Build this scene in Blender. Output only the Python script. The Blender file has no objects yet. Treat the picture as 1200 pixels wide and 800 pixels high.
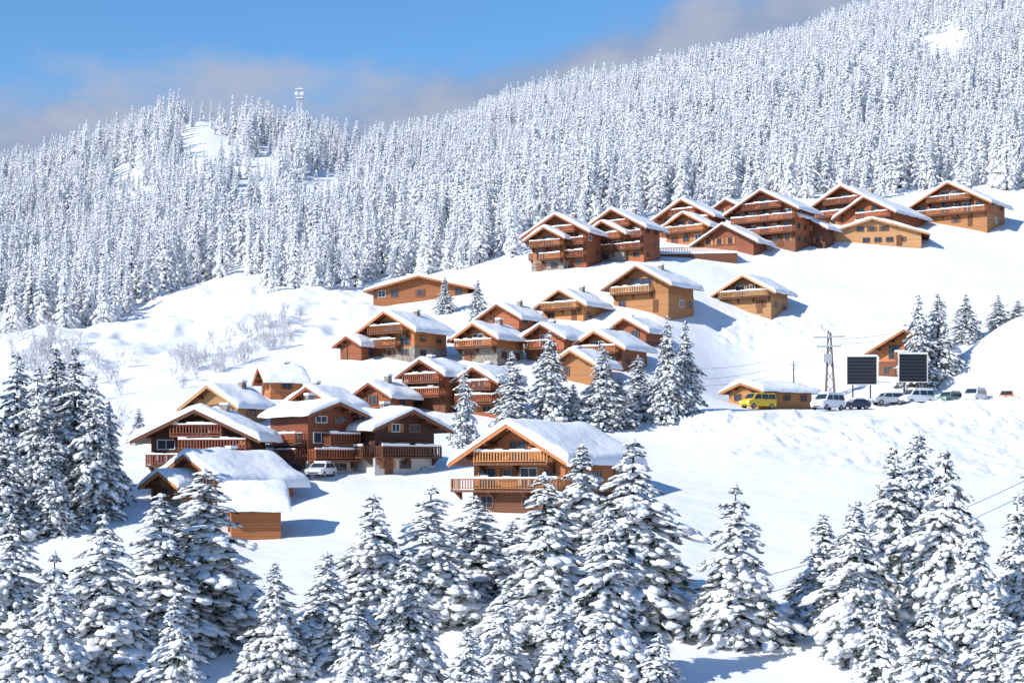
import bpy, bmesh, math, random
import numpy as np
from mathutils import Vector, Matrix
random.seed(7); RNG = np.random.default_rng(7)
col = bpy.context.scene.collection
F_, UC, VH = 2000.0, 600.0, 560.0      # focal length in photo pixels, centre column, horizon row
R_ = math.radians

# ------------------------------------------------------------------ materials
def new_mat(name):
    m = bpy.data.materials.new(name); m.use_nodes = True
    nt = m.node_tree; b = nt.nodes['Principled BSDF']
    return m, nt, b
def N(nt, t, **k):
    n = nt.nodes.new(t)
    for a, v in k.items(): setattr(n, a, v)
    return n
def L(nt, a, b): nt.links.new(a, b)
def math_node(nt, op, a, b=None, c=None):
    n = N(nt, 'ShaderNodeMath', operation=op)
    for i, v in enumerate((a, b, c)):
        if v is None: continue
        if isinstance(v, (int, float)): n.inputs[i].default_value = v
        else: L(nt, v, n.inputs[i])
    return n.outputs[0]
def mixcol(nt, fac, a, b, blend='MIX'):
    n = N(nt, 'ShaderNodeMix', data_type='RGBA', blend_type=blend)
    if isinstance(fac, (int, float)): n.inputs[0].default_value = fac
    else: L(nt, fac, n.inputs[0])
    for i, v in ((6, a), (7, b)):
        if isinstance(v, tuple): n.inputs[i].default_value = (*v, 1) if len(v) == 3 else v
        else: L(nt, v, n.inputs[i])
    return n.outputs[2]
def noise(nt, vec, scale, detail=4, rough=.55):
    n = N(nt, 'ShaderNodeTexNoise'); n.inputs['Scale'].default_value = scale
    n.inputs['Detail'].default_value = detail; n.inputs['Roughness'].default_value = rough
    if vec is not None: L(nt, vec, n.inputs['Vector'])
    return n
def bump(nt, b, h, strength, dist):
    n = N(nt, 'ShaderNodeBump'); n.inputs['Strength'].default_value = strength; n.inputs['Distance'].default_value = dist
    L(nt, h, n.inputs['Height']); L(nt, n.outputs[0], b.inputs['Normal'])

def snow_mat(name, c, scale, detail, height, strength, vary=.02):
    m, nt, b = new_mat(name)
    tc = N(nt, 'ShaderNodeTexCoord')
    n = noise(nt, tc.outputs['Object'], scale, detail, .5)
    bump(nt, b, n.outputs['Fac'], strength, height)
    L(nt, mixcol(nt, n.outputs['Fac'], tuple(x * (1 - vary) for x in c), tuple(min(1, x * (1 + vary)) for x in c)), b.inputs['Base Color'])
    b.inputs['Roughness'].default_value = .6
    b.inputs['Specular IOR Level'].default_value = .2
    return m
M = {}
M['snow'] = snow_mat('snow_ground', (.89, .895, .90), .3, 4, .6, .42)
M['roof_snow'] = snow_mat('snow_roof', (.89, .895, .90), 1.2, 3, .25, .5)
M['tree_snow'] = snow_mat('snow_tree', (.89, .895, .905), 4, 1, .25, .6)

def wood(name, c, plank=.24, vertical=False):
    m, nt, b = new_mat(name)
    tc = N(nt, 'ShaderNodeTexCoord'); sp = N(nt, 'ShaderNodeSeparateXYZ'); L(nt, tc.outputs['Object'], sp.inputs[0])
    z = sp.outputs[2]
    if vertical: z = math_node(nt, 'ADD', sp.outputs[0], sp.outputs[1])
    q = math_node(nt, 'DIVIDE', z, plank)
    fr = math_node(nt, 'FRACT', q); fl = math_node(nt, 'FLOOR', q)
    wn = N(nt, 'ShaderNodeTexWhiteNoise', noise_dimensions='1D'); L(nt, fl, wn.inputs['W'])
    edge = math_node(nt, 'LESS_THAN', math_node(nt, 'ABSOLUTE', math_node(nt, 'SUBTRACT', fr, .5)), .43)
    mp = N(nt, 'ShaderNodeMapping'); mp.inputs['Scale'].default_value = (1, 1, 9) if not vertical else (9, 9, 1)
    L(nt, tc.outputs['Object'], mp.inputs[0])
    gn = noise(nt, mp.outputs[0], 1.6, 3)
    bn = noise(nt, tc.outputs['Object'], .4, 3)
    oi = N(nt, 'ShaderNodeObjectInfo')
    f = math_node(nt, 'ADD', math_node(nt, 'MULTIPLY', wn.outputs['Value'], .35), math_node(nt, 'MULTIPLY', gn.outputs['Fac'], .65))
    c1 = mixcol(nt, f, tuple(x * .62 for x in c), tuple(min(1, x * 1.28) for x in c))
    c2 = mixcol(nt, math_node(nt, 'MULTIPLY', bn.outputs['Fac'], .6), c1, tuple(x * .42 + .025 for x in c))
    c3 = mixcol(nt, edge, tuple(x * .4 for x in c), c2)
    g = math_node(nt, 'MULTIPLY_ADD', oi.outputs['Random'], .6, .72)
    cv = N(nt, 'ShaderNodeVectorMath', operation='SCALE'); L(nt, c3, cv.inputs[0]); L(nt, g, cv.inputs['Scale'])
    L(nt, cv.outputs[0], b.inputs['Base Color'])
    b.inputs['Roughness'].default_value = .65
    b.inputs['Specular IOR Level'].default_value = .3
    bump(nt, b, edge, .4, .03)
    return m
WOODC = {'orange': (.55, .20, .07), 'red': (.43, .13, .052), 'darkred': (.30, .088, .042), 'dark': (.13, .052, .032),
         'light': (.66, .35, .15), 'honey': (.58, .26, .095), 'brown': (.25, .095, .044)}
for k, c in WOODC.items():
    M['w_' + k] = wood('wood_' + k, c)
    M['v_' + k] = wood('rail_' + k, c, .18, True)
M['beam'] = wood('beam_wood', (.2, .075, .035), .5, True)

def plain(name, c, rough=.6, var=.15, scale=3, metal=0, spec=.5):
    m, nt, b = new_mat(name)
    tc = N(nt, 'ShaderNodeTexCoord'); n = noise(nt, tc.outputs['Object'], scale, 3)
    L(nt, mixcol(nt, n.outputs['Fac'], tuple(x * (1 - var) for x in c), tuple(min(1, x * (1 + var)) for x in c)), b.inputs['Base Color'])
    b.inputs['Roughness'].default_value = rough; b.inputs['Metallic'].default_value = metal
    b.inputs['Specular IOR Level'].default_value = spec
    return m
M['glass'] = plain('window_glass', (.03, .045, .07), .06, .3, .8)
M['frame'] = plain('window_frame', (.27, .11, .05), .5)
M['white_frame'] = plain('white_frame', (.7, .68, .64), .5)
M['plaster'] = plain('plaster', (.62, .58, .52), .8, .12, 1.2)
M['bark'] = plain('bark', (.075, .05, .038), .9, .35, 6)
M['metal'] = plain('grey_metal', (.3, .31, .33), .45, .1, 4, .5)
M['darkmetal'] = plain('dark_metal', (.05, .05, .055), .5)
M['rubber'] = plain('rubber', (.02, .02, .02), .8)
M['panel'] = plain('sign_panel', (.018, .02, .028), .6, .2, 2, 0, .2)
M['line'] = plain('sign_line', (.1, .11, .13), .7)
M['lamp'] = plain('lamp_glass', (.8, .8, .75), .15, .05)
M['polewood'] = plain('pole_wood', (.17, .14, .12), .8, .3, 5)
M['frosted_metal'] = plain('frosted_metal', (.72, .74, .78), .7, .15, 2)
M['cable'] = plain('cable', (.09, .09, .1), .6)
PAINT = {'white': (.75, .76, .78), 'yellow': (.78, .52, .03), 'navy': (.03, .04, .07), 'silver': (.4, .43, .46), 'green': (.16, .26, .2),
         'orange': (.7, .25, .05)}
for k, c in PAINT.items(): M['p_' + k] = plain('paint_' + k, c, .28, .06, 2)
def stone():
    m, nt, b = new_mat('stone')
    tc = N(nt, 'ShaderNodeTexCoord'); v = N(nt, 'ShaderNodeTexVoronoi'); v.inputs['Scale'].default_value = 2.4
    L(nt, tc.outputs['Object'], v.inputs['Vector'])
    v2 = N(nt, 'ShaderNodeTexVoronoi', feature='DISTANCE_TO_EDGE'); v2.inputs['Scale'].default_value = 2.4
    L(nt, tc.outputs['Object'], v2.inputs['Vector'])
    sp = N(nt, 'ShaderNodeSeparateColor'); L(nt, v.outputs['Color'], sp.inputs[0])
    c = mixcol(nt, sp.outputs[0], (.15, .12, .095), (.32, .27, .22))
    e = math_node(nt, 'GREATER_THAN', v2.outputs['Distance'], .05)
    L(nt, mixcol(nt, e, (.36, .33, .29), c), b.inputs['Base Color'])
    b.inputs['Roughness'].default_value = .85
    return m
M['stone'] = stone()
def needle(name, dark, frost, amt, scale):
    m, nt, b = new_mat(name)
    tc = N(nt, 'ShaderNodeTexCoord'); n = noise(nt, tc.outputs['Object'], scale, 2, .7)
    mr = N(nt, 'ShaderNodeMapRange'); mr.inputs['From Min'].default_value = 1 - amt - .08; mr.inputs['From Max'].default_value = 1 - amt + .08
    L(nt, n.outputs['Fac'], mr.inputs['Value'])
    L(nt, mixcol(nt, mr.outputs[0], dark, frost), b.inputs['Base Color'])
    b.inputs['Roughness'].default_value = .8; b.inputs['Specular IOR Level'].default_value = .15
    return m
M['needle'] = needle('spruce_needles', (.045, .06, .036), (.74, .77, .79), .41, 3.5)
M['needle_dark'] = needle('spruce_needles_dark', (.042, .06, .044), (.68, .72, .77), .47, 3)
M['needle_frost'] = needle('spruce_needles_frost', (.25, .262, .265), (.84, .86, .88), .70, 2)
M['twig'] = needle('frosted_twigs', (.22, .17, .145), (.76, .76, .77), .56, 2)

# ------------------------------------------------------------------ object helpers
def tag(o, label=None, cat=None, group=None, kind=None):
    if label: o['label'] = label
    if cat: o['category'] = cat
    if group: o['group'] = group
    if kind: o['kind'] = kind
    return o
def link(name, me, parent=None):
    o = bpy.data.objects.new(name, me); col.objects.link(o)
    if parent: o.parent = parent
    return o
def empty(name, loc, rz=0):
    o = bpy.data.objects.new(name, None); o.empty_display_size = .5
    col.objects.link(o); o.location = loc; o.rotation_euler = (0, 0, rz); return o
def mesh_np(name, V, faces, mats, midx=None, smooth=None):
    """V (n,3); faces: list of (m,k) int arrays; midx/smooth: one entry per face array"""
    me = bpy.data.meshes.new(name)
    me.vertices.add(len(V)); me.vertices.foreach_set('co', np.asarray(V, np.float32).ravel())
    loops = np.concatenate([f.ravel() for f in faces]).astype(np.int32)
    tot = np.concatenate([np.full(len(f), f.shape[1]) for f in faces]).astype(np.int32)
    st = np.concatenate([[0], np.cumsum(tot)[:-1]]).astype(np.int32)
    me.loops.add(len(loops)); me.loops.foreach_set('vertex_index', loops)
    me.polygons.add(len(tot)); me.polygons.foreach_set('loop_start', st)
    try: me.polygons.foreach_set('loop_total', tot)
    except Exception: pass
    if midx is not None:
        me.polygons.foreach_set('material_index', np.concatenate([np.full(len(f), i) for f, i in zip(faces, midx)]).astype(np.int32))
    if smooth is not None:
        me.polygons.foreach_set('use_smooth', np.concatenate([np.full(len(f), s) for f, s in zip(faces, smooth)]))
    for m in mats: me.materials.append(m)
    me.update(calc_edges=True); me.validate()
    return me
class MB:
    def __init__(s, fn=None): s.v = []; s.f = []; s.fn = fn
    def add(s, vs, fs):
        n = len(s.v); s.v += [tuple(s.fn(*p)) if s.fn else tuple(p) for p in vs]; s.f += [tuple(i + n for i in f) for f in fs]; return s
    def box(s, x0, x1, y0, y1, z0, z1):
        return s.add([(x, y, z) for z in (z0, z1) for y in (y0, y1) for x in (x0, x1)],
                     [(0, 2, 3, 1), (4, 5, 7, 6), (0, 1, 5, 4), (2, 6, 7, 3), (0, 4, 6, 2), (1, 3, 7, 5)])
    def prism(s, poly, y0, y1):
        n = len(poly)
        return s.add([(x, y0, z) for x, z in poly] + [(x, y1, z) for x, z in poly],
                     [tuple(range(n)), tuple(range(2 * n - 1, n - 1, -1))] + [(i, i + n, (i + 1) % n + n, (i + 1) % n) for i in range(n)])
    def tube(s, p0, p1, r0, r1=None, n=6):
        r1 = r0 if r1 is None else r1
        a, b = Vector(p0), Vector(p1); d = (b - a).normalized()
        e = d.cross(Vector((0, 0, 1)) if abs(d.z) < .9 else Vector((1, 0, 0))).normalized(); g = d.cross(e)
        vs = []
        for c, r in ((a, r0), (b, r1)):
            for i in range(n):
                t = 2 * math.pi * i / n; vs.append(tuple(c + (e * math.cos(t) + g * math.sin(t)) * r))
        return s.add(vs, [(i, (i + 1) % n, (i + 1) % n + n, i + n) for i in range(n)] + [tuple(range(n - 1, -1, -1)), tuple(range(n, 2 * n))])
    def build(s, name, mat, parent=None, smooth=False):
        me = bpy.data.meshes.new(name); me.from_pydata(s.v, [], s.f); me.materials.append(mat)
        bm = bmesh.new(); bm.from_mesh(me); bmesh.ops.recalc_face_normals(bm, faces=bm.faces); bm.to_mesh(me); bm.free()
        if smooth: me.polygons.foreach_set('use_smooth', [True] * len(me.polygons))
        return link(name, me, parent)

# ------------------------------------------------------------------ terrain
def pchip(xk, Fk, x):
    xk = np.asarray(xk, float); h = np.diff(xk)[:, None]; d = np.diff(Fk, axis=0) / h
    m = np.zeros_like(Fk); w1 = 2 * h[1:] + h[:-1]; w2 = h[1:] + 2 * h[:-1]
    a, b = d[:-1], d[1:]; ok = a * b > 0
    aa = np.where(ok, a, 1); bb = np.where(ok, b, 1)
    m[1:-1] = np.where(ok, (w1 + w2) / (w1 / aa + w2 / bb), 0); m[0] = d[0]; m[-1] = d[-1]
    i = np.clip(np.searchsorted(xk, x) - 1, 0, len(xk) - 2); hh = (xk[i + 1] - xk[i])[:, None]
    t = ((x - xk[i]) / (xk[i + 1] - xk[i]))[:, None]
    return ((2 * t**3 - 3 * t**2 + 1) * Fk[i] + (t**3 - 2 * t**2 + t) * hh * m[i] + (-2 * t**3 + 3 * t**2) * Fk[i + 1] + (t**3 - t**2) * hh * m[i + 1])
PERM = RNG.permutation(256)
def vnoise(x, y):
    xi = np.floor(x).astype(int); yi = np.floor(y).astype(int); fx = x - xi; fy = y - yi
    fx = fx * fx * (3 - 2 * fx); fy = fy * fy * (3 - 2 * fy)
    h = lambda a, b: PERM[(PERM[a & 255] + b) & 255] / 255.0
    return (h(xi, yi) * (1 - fx) + h(xi + 1, yi) * fx) * (1 - fy) + (h(xi, yi + 1) * (1 - fx) + h(xi + 1, yi + 1) * fx) * fy - .5
def fbm(x, y, o=4):
    r = 0; a = 1.0
    for k in range(o): r = r + a * vnoise(x * 2**k + 17.3 * k, y * 2**k + 5.1 * k); a *= .5
    return r
UK = [-500, 0, 150, 235, 300, 450, 600, 750, 900, 1050, 1200, 1700]
TB = {  # rows of image height of the ground per column, per distance
 90:  [850]*12,
 110: [760, 740, 735, 735, 735, 730, 730, 735, 750, 740, 730, 730],
 130: [690, 665, 660, 664, 668, 668, 660, 655, 670, 665, 655, 650],
 150: [640, 605, 600, 614, 622, 615, 603, 590, 600, 600, 600, 590],
 165: [600, 570, 562, 562, 565, 570, 565, 560, 560, 560, 560, 560],
 195: [540, 520, 505, 498, 498, 510, 520, 525, 508, 508, 510, 510],
 213: [512, 492, 477, 470, 467, 480, 490, 494, 481, 482, 480, 470],
 238: [480, 460, 448, 444, 440, 425, 430, 440, 476, 477, 474, 450],
 253: [467, 442, 427, 420, 417, 402, 407, 408, 466, 452, 450, 402],
 272: [450, 420, 410, 405, 402, 385, 380, 370, 410, 402, 390, 370],
 305: [425, 398, 390, 382, 368, 352, 322, 305, 325, 335, 335, 320],
 325: [412, 390, 380, 368, 352, 340, 308, 285, 287, 291, 300, 290],
 345: [400, 382, 368, 352, 338, 328, 298, 270, 262, 262, 262, 255],
 400: [375, 360, 345, 320, 305, 300, 275, 245, 232, 228, 222, 210],
 500: [330, 310, 285, 262, 250, 255, 240, 210, 190, 175, 165, 150],
 620: [270, 255, 215, 195, 195, 210, 198, 165, 140, 120, 105, 90],
 760: [225, 216, 174, 146, 164, 178, 165, 135, 105, 75, 50, 30],
 900: [235, 240, 210, 200, 200, 190, 142, 112, 80, 42, 15, 0],
 1050:[250, 250, 235, 225, 225, 210, 135, 105, 70, 25, -10, -40],
 1250:[270, 270, 260, 250, 250, 240, 160, 130, 95, 45, 0, -30],
 1700:[400]*12, 3200:[530]*12}
YK = sorted(TB)
ZK = np.array([[(VH - v) * y / F_ for v in TB[y]] for y in YK])
YK = [4, 20, 60] + YK; ZK = np.vstack([np.full((1, 12), -2.6), np.full((1, 12), -9.0), np.full((1, 12), -13.5), ZK])
YG = np.concatenate([np.linspace(4, 88, 30), np.linspace(90, 350, 430), np.linspace(354, 1290, 190), np.linspace(1320, 3200, 24)])
UG = np.concatenate([np.linspace(-1900, -80, 46), np.linspace(-60, 1260, 441), np.linspace(1280, 3100, 46)])
Zg = pchip(YK, ZK, YG)
Zg = pchip(UK, Zg.T.copy(), np.clip(UG, -500, 1700)).T
SG = (UG - UC) / F_
XX = SG[None, :] * YG[:, None]; YY = np.repeat(YG[:, None], len(SG), 1)
UU = np.repeat(UG[None, :], len(YG), 0)
def sm(a, b, x): t = np.clip((x - a) / (b - a), 0, 1); return t * t * (3 - 2 * t)
near = np.clip((YY - 60) / 60, 0, 1)
Zg = Zg + near * fbm(XX / 26, YY / 26, 3) * np.clip(YY / 260, .35, 4) * .9
Zg = Zg + near * fbm(XX / 8 + 9, YY / 8, 3) * .2
knoll = (1 - sm(400, 470, UU)) * sm(235, 275, YY) * (1 - sm(380, 430, YY))
Zg = Zg + knoll * (fbm(XX / 13 + 3, YY / 16 + 8, 4) * 3.6 - np.abs(fbm(XX / 7 + 30, YY / 14, 2)) * 2.0)
bank = sm(790, 900, UU + 110 * fbm(XX / 9, YY / 9, 2)) * sm(160, 186, YY + 18 * fbm(XX / 7 + 40, YY / 7, 2)) * (1 - sm(209, 213, YY))
rough_ = np.clip(.75 + 1.3 * fbm(XX / 8 + 70, YY / 8, 2), .15, 1.6)
Zg = Zg + bank * rough_ * (np.abs(fbm(XX / 2.6, YY / 5.5, 4)) * 1.7 + np.abs(fbm(XX / .8 + 30, YY / .9, 3)) * .8 - .5)
edge = sm(740, 790, UU) * np.exp(-((YY - 212) / 2.0)**2) * (1 - .85 * sm(845, 865, UU) * (1 - sm(1015, 1040, UU)))
Zg = Zg + edge * (.4 + np.abs(fbm(XX / 1.7 + 3, YY / 1.6, 4)) * 1.5 + sm(1030, 1090, UU) * .9)
cut = sm(835, 850, UU) * (1 - sm(960, 985, UU)) * np.exp(-((YY - 276 - (UU - 850) * .05) / 6)**2)
Zg = Zg + cut * np.abs(fbm(XX / 1.8, YY / 1.8, 3)) * 1.5
Zg = Zg + 9.5 * np.exp(-((np.minimum(UU, 1210) - 1210) / 82)**2) * np.exp(-((YY - 254) / np.where(YY < 254, 8.0, 9.5))**2)
nr, nc = Zg.shape
idx = np.arange(nr * nc).reshape(nr, nc)
quads = np.stack([idx[:-1, :-1], idx[:-1, 1:], idx[1:, 1:], idx[1:, :-1]], -1).reshape(-1, 4)
me = mesh_np('terrain', np.stack([XX, YY, Zg], -1).reshape(-1, 3), [quads], [M['snow']], None, [True])
tag(link('terrain', me), 'snow covered mountainside rising behind the village', 'terrain', kind='structure')

def ground(x, y):
    s = x / y
    j = int(np.clip(np.searchsorted(SG, s) - 1, 0, nc - 2)); i = int(np.clip(np.searchsorted(YG, y) - 1, 0, nr - 2))
    a = (s - SG[j]) / (SG[j + 1] - SG[j]); b = (y - YG[i]) / (YG[i + 1] - YG[i])
    return float((Zg[i, j] * (1 - a) + Zg[i, j + 1] * a) * (1 - b) + (Zg[i + 1, j] * (1 - a) + Zg[i + 1, j + 1] * a) * b)
def hit(u, v, ymin=80):
    s = (u - UC) / F_; j = int(np.clip(np.searchsorted(SG, s) - 1, 0, nc - 2)); a = (s - SG[j]) / (SG[j + 1] - SG[j])
    z = Zg[:, j] * (1 - a) + Zg[:, j + 1] * a; vt = VH - F_ * z / YG
    k = np.where((vt <= v) & (YG > ymin))[0]
    i = int(k[0]) if len(k) else 400
    t = (vt[i - 1] - v) / max(1e-6, vt[i - 1] - vt[i]); t = min(1, max(0, t))
    y = YG[i - 1] + (YG[i] - YG[i - 1]) * t
    return Vector((s * y, y, float(z[i - 1] + (z[i] - z[i - 1]) * t)))

# ------------------------------------------------------------------ chalets
def roof_snow(name, hw, yf, yb, zr, p, T, parent, seed):
    e = [0, .03, .1, .25, .55]
    def axis(a, b, n):
        mid = np.linspace(a + .55, b - .55, n)
        return np.concatenate([a + np.array(e[:-1]), mid, (b - np.array(e[:-1]))[::-1]])
    xs = axis(-hw, hw, 19); ys = axis(yf, yb, 12)
    X, Y = np.meshgrid(xs, ys, indexing='ij')
    def ed(d): q = 1 - np.clip(d / .6, 0, 1); return np.sqrt(np.clip(1 - q**3, 0, 1))
    k = ed(hw - np.abs(X)) * ed(Y - yf) * ed(yb - Y)
    nz = fbm(X / 1.9 + seed * 3.1, Y / 1.9 + seed, 3)
    base = zr - p * (np.sqrt(X**2 + .12) - .2)
    Z = np.where(k > 0, base, zr - p * np.abs(X)) + k * T * (1 + .75 * nz)
    Z = Z - (1 - np.clip((hw - np.abs(X)) / .3, 0, 1)) * .16 * (nz + .5)
    n1, n2 = X.shape; V = np.stack([X, Y, Z], -1).reshape(-1, 3); ii = np.arange(n1 * n2).reshape(n1, n2)
    q = np.stack([ii[:-1, :-1], ii[1:, :-1], ii[1:, 1:], ii[:-1, 1:]], -1).reshape(-1, 4)
    return link(name, mesh_np(name, V, [q], [M['roof_snow']], None, [True]), parent)

def chalet(spec):
    (u, va, vb, gw, side, phi, colr, label) = spec[:8]
    o = dict(p=.53, base='stone', bal=None, sidebal=False, T=.45, fo=1.6, rail=None, chim=1, floors=None, deck=0, shut=.4, sidewin=True, name='chalet', whitewin=False, gwin=False)
    if len(spec) > 8: o.update(spec[8])
    rnd = random.Random(int(u * 7 + va)); ph = R_(phi)
    P = hit(u, vb, o.get('ymin', 80)); px = P.y / F_
    Wr = gw * px / max(.12, math.cos(ph)); H = (vb - va) * px
    fo = min(o['fo'], H * .18 + .2); bo = .7
    Lt = side * px / max(.15, abs(math.sin(ph))); Ln = max(4.0, Lt - fo - bo)
    ov = min(1.5, Wr * .13); W = Wr - 2 * ov; p = o['p']; T = o['T']; rt = .22
    zr = H - T * .9 - rt; Hw = zr - p * W / 2
    if Hw < 1.2: p = max(.1, (zr - 1.2) / (W / 2)); Hw = zr - p * W / 2
    rot = Matrix.Rotation(ph, 3, 'Z')
    c = P + rot @ Vector((0, fo + Ln / 2, 0))
    root = empty(o['name'], (c.x, c.y, P.z), ph)
    tag(root, label, o.get('cat', 'chalet'), 'timber chalets on the hillside')
    wm, vm = M['w_' + colr], M['v_' + (o['rail'] or colr)]
    n = o['floors'] or max(1, round((zr - .8) / 2.75)); fh = (zr - .8) / n
    bh = fh * .92 if (o['base'] and n >= 2) else (.5 if o['base'] else 0)
    bh = min(bh, Hw - .1)
    yf = -Ln / 2; hw = W / 2
    if o['base']:
        MB().box(-hw - .06, hw + .06, yf - .06, Ln / 2 + .06, -3.2, bh).build('base_wall', M[o['base']], root)
        zb = bh
    else: zb = -3.2
    MB().prism([(-hw, zb), (hw, zb), (hw, Hw), (0, zr), (-hw, Hw)], yf, Ln / 2).build('wall', wm, root)
    h2 = Wr / 2; ze = zr - p * h2
    chev = lambda d, t, h=h2: [(-h, zr - p * h + d), (0, zr + d), (h, zr - p * h + d), (h, zr - p * h + d + t), (0, zr + d + t), (-h, zr - p * h + d + t)]
    roof = MB().prism(chev(.004, rt), yf - fo, Ln / 2 + bo).build('roof', M['beam'], root)
    MB().prism(chev(-.12, rt + .14, h2 + .03), yf - fo - .09, yf - fo - .004).build('fascia', M['v_' + ('brown' if colr in ('dark', 'darkred') else colr)], roof)
    roof_snow('snow_cover', h2 + .14, yf - fo - .16, Ln / 2 + bo + .12, zr + rt + .004, p, T, roof, rnd.random() * 50)
    for fx in (-.96, -.5, 0, .5, .96):
        x = fx * hw; z = zr - p * abs(x) - .13 - (.1 if fx == 0 else .04)
        MB().box(x - .12, x + .12, yf - fo + .1, yf - .002, z - .17, z + .1).build('roof_beam', M['beam'], root)
    if o['chim']:
        cy = rnd.uniform(-.1, .3) * Ln; cx = rnd.choice((-1, 1)) * hw * rnd.uniform(.2, .4); cz = zr - p * abs(cx)
        MB().box(cx - .35, cx + .35, cy - .35, cy + .35, cz, cz + 1.4).build('chimney', M['stone'], roof)
        b = MB(); b.box(cx - .42, cx + .42, cy - .42, cy + .42, cz + 1.403, cz + 1.65); b.build('chimney_snow', M['roof_snow'], roof)
    fm = {'front': lambda a, b, d: (a, yf - d, b), 'right': lambda a, b, d: (hw + d, a, b), 'left': lambda a, b, d: (-hw - d, -a, b)}
    def window(face, a, z, w, h, off, shutters=False):
        if h < .3: return
        fn = fm[face]; mp = lambda x, y, zz: fn(x, zz, y)       # x along wall, y out of wall, z up
        t = .08; f = MB(mp)
        f.box(a - w / 2, a - w / 2 + t, off, off + .09, z, z + h); f.box(a + w / 2 - t, a + w / 2, off, off + .09, z, z + h)
        f.box(a - w / 2 + t, a + w / 2 - t, off, off + .09, z + h - t, z + h); f.box(a - w / 2 + t, a + w / 2 - t, off, off + .11, z, z + t)
        nm = max(1, int(w / 1.2))
        for q in range(nm):
            xm = a - w / 2 + w * (q + 1) / (nm + 1); f.box(xm - .03, xm + .03, off, off + .07, z + t, z + h - t)
        fo_ = f.build('window', M['white_frame'] if o['whitewin'] or rnd.random() < .15 else M['frame'], root)
        MB(mp).add([(a - w / 2 + t, off + .02, z + t), (a + w / 2 - t, off + .02, z + t), (a + w / 2 - t, off + .02, z + h - t), (a - w / 2 + t, off + .02, z + h - t)], [(0, 1, 2, 3)]).build('pane', M['glass'], fo_)
        if shutters:
            for sg in (-1, 1):
                x0 = a + sg * (w / 2 + .03); x1 = x0 + sg * w * .42
                MB(mp).box(min(x0, x1), max(x0, x1), off + .003, off + .06, z, z + h).build('shutter', M['v_honey' if colr in ('red', 'darkred', 'dark', 'brown') else 'v_brown'], fo_)
    def balcony(face, a0, a1, z, depth, off, roofclip=None):
        fn = fm[face]; mp = lambda x, y, zz: fn(x, zz, y)
        b = MB(mp); b.box(a0, a1, off + .003, off + depth, z - .2, z)
        for x in np.linspace(a0 + .25, a1 - .25, max(2, int((a1 - a0) / 3) + 1)):
            b.add([(x - .09, off + .003, z - .9), (x + .09, off + .003, z - .9), (x + .09, off + depth * .8, z - .203), (x - .09, off + depth * .8, z - .203), (x - .09, off + .003, z - .203), (x + .09, off + .003, z - .203)],
                  [(0, 1, 2, 3), (0, 3, 4), (1, 5, 2), (3, 2, 5, 4), (0, 4, 5, 1)])
        bo_ = b.build('balcony', M['beam'], root)
        r = MB(mp); d0 = off + depth - .1
        r.box(a0, a1, d0, d0 + .09, z + .92, z + 1.02); r.box(a0, a1, d0 + .015, d0 + .075, z + .12, z + .2)
        k = max(4, int((a1 - a0) / .3))
        for x in np.linspace(a0 + .08, a1 - .08, k): r.box(x - .07, x + .07, d0 + .03, d0 + .06, z + .2, z + .92)
        for x in (a0 + .05, a1 - .05):
            r.box(x - .05, x + .05, off + .003, d0 - .003, z + .92, z + 1.02); r.box(x - .05, x + .05, d0 - .002, d0 + .1, z, z + .915)
            for y in np.arange(off + .15, d0 - .1, .3): r.box(x - .025, x + .025, y - .07, y + .07, z + .05, z + .918)
        r.build('railing', vm, bo_)
        s = MB(mp); nseg = max(4, int((a1 - a0) / .8)); pts = np.linspace(a0 + .02, a1 - .02, nseg + 1)
        for q in range(nseg):
            hgt = .1 + .18 * rnd.random()
            s.box(pts[q], pts[q + 1], d0 - .05, d0 + .14, z + 1.023, z + 1.023 + hgt)
        s.build('rail_snow', M['roof_snow'], bo_)
    sidef = 'right' if phi < 0 else 'left'
    for i in range(n):
        z0 = i * fh; stone_floor = z0 < bh - .3
        offw = .063 if stone_floor and o['base'] else .003
        zt = z0 + min(fh - .3, 2.15)
        half = hw - .4 if zt < Hw else (zr - zt) / p - .35
        bals = o['bal'] if o['bal'] is not None else list(range(1, n))
        hasb = i in bals
        if o['gwin'] and i == n - 1:
            window('front', 0, z0 + .06, max(1.2, min(4.2, 2 * half)), min(2.3, fh - .3), offw)
        elif half > .45:
            k = max(1, int(2 * half / 2.1))
            for q in range(k):
                a = (q + .5) / k * 2 * half - half
                if i == 0 and rnd.random() < .25: continue
                ww = 2 * half / k
                if hasb and (q % 2 == 0 or k == 1): window('front', a, z0 + .06, min(1.9, 2 * half, ww - .15), min(2.1, fh - .45), offw)
                else:
                    sh = rnd.random() < o['shut']
                    window('front', a, z0 + fh * .33, min(1.0 if sh else 1.4, ww - .15), min(1.25, fh * .47), offw, sh and ww > 2)
        if hasb:
            zz = z0 + 1.0; hb = hw if zz < Hw else (zr - zz) / p - .1
            hb = max(1.2, min(hb, hw))
            x0, x1 = -hb, hb
            if o['deck'] and i == min(bals): x0 = -hw - o['deck']; x1 = hw + .1
            elif hb >= hw - .01 and rnd.random() < .3:
                if rnd.random() < .5: x0 = -hb * .35
                else: x1 = hb * .45
            balcony('front', x0, x1, z0, 1.3, .063)
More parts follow.
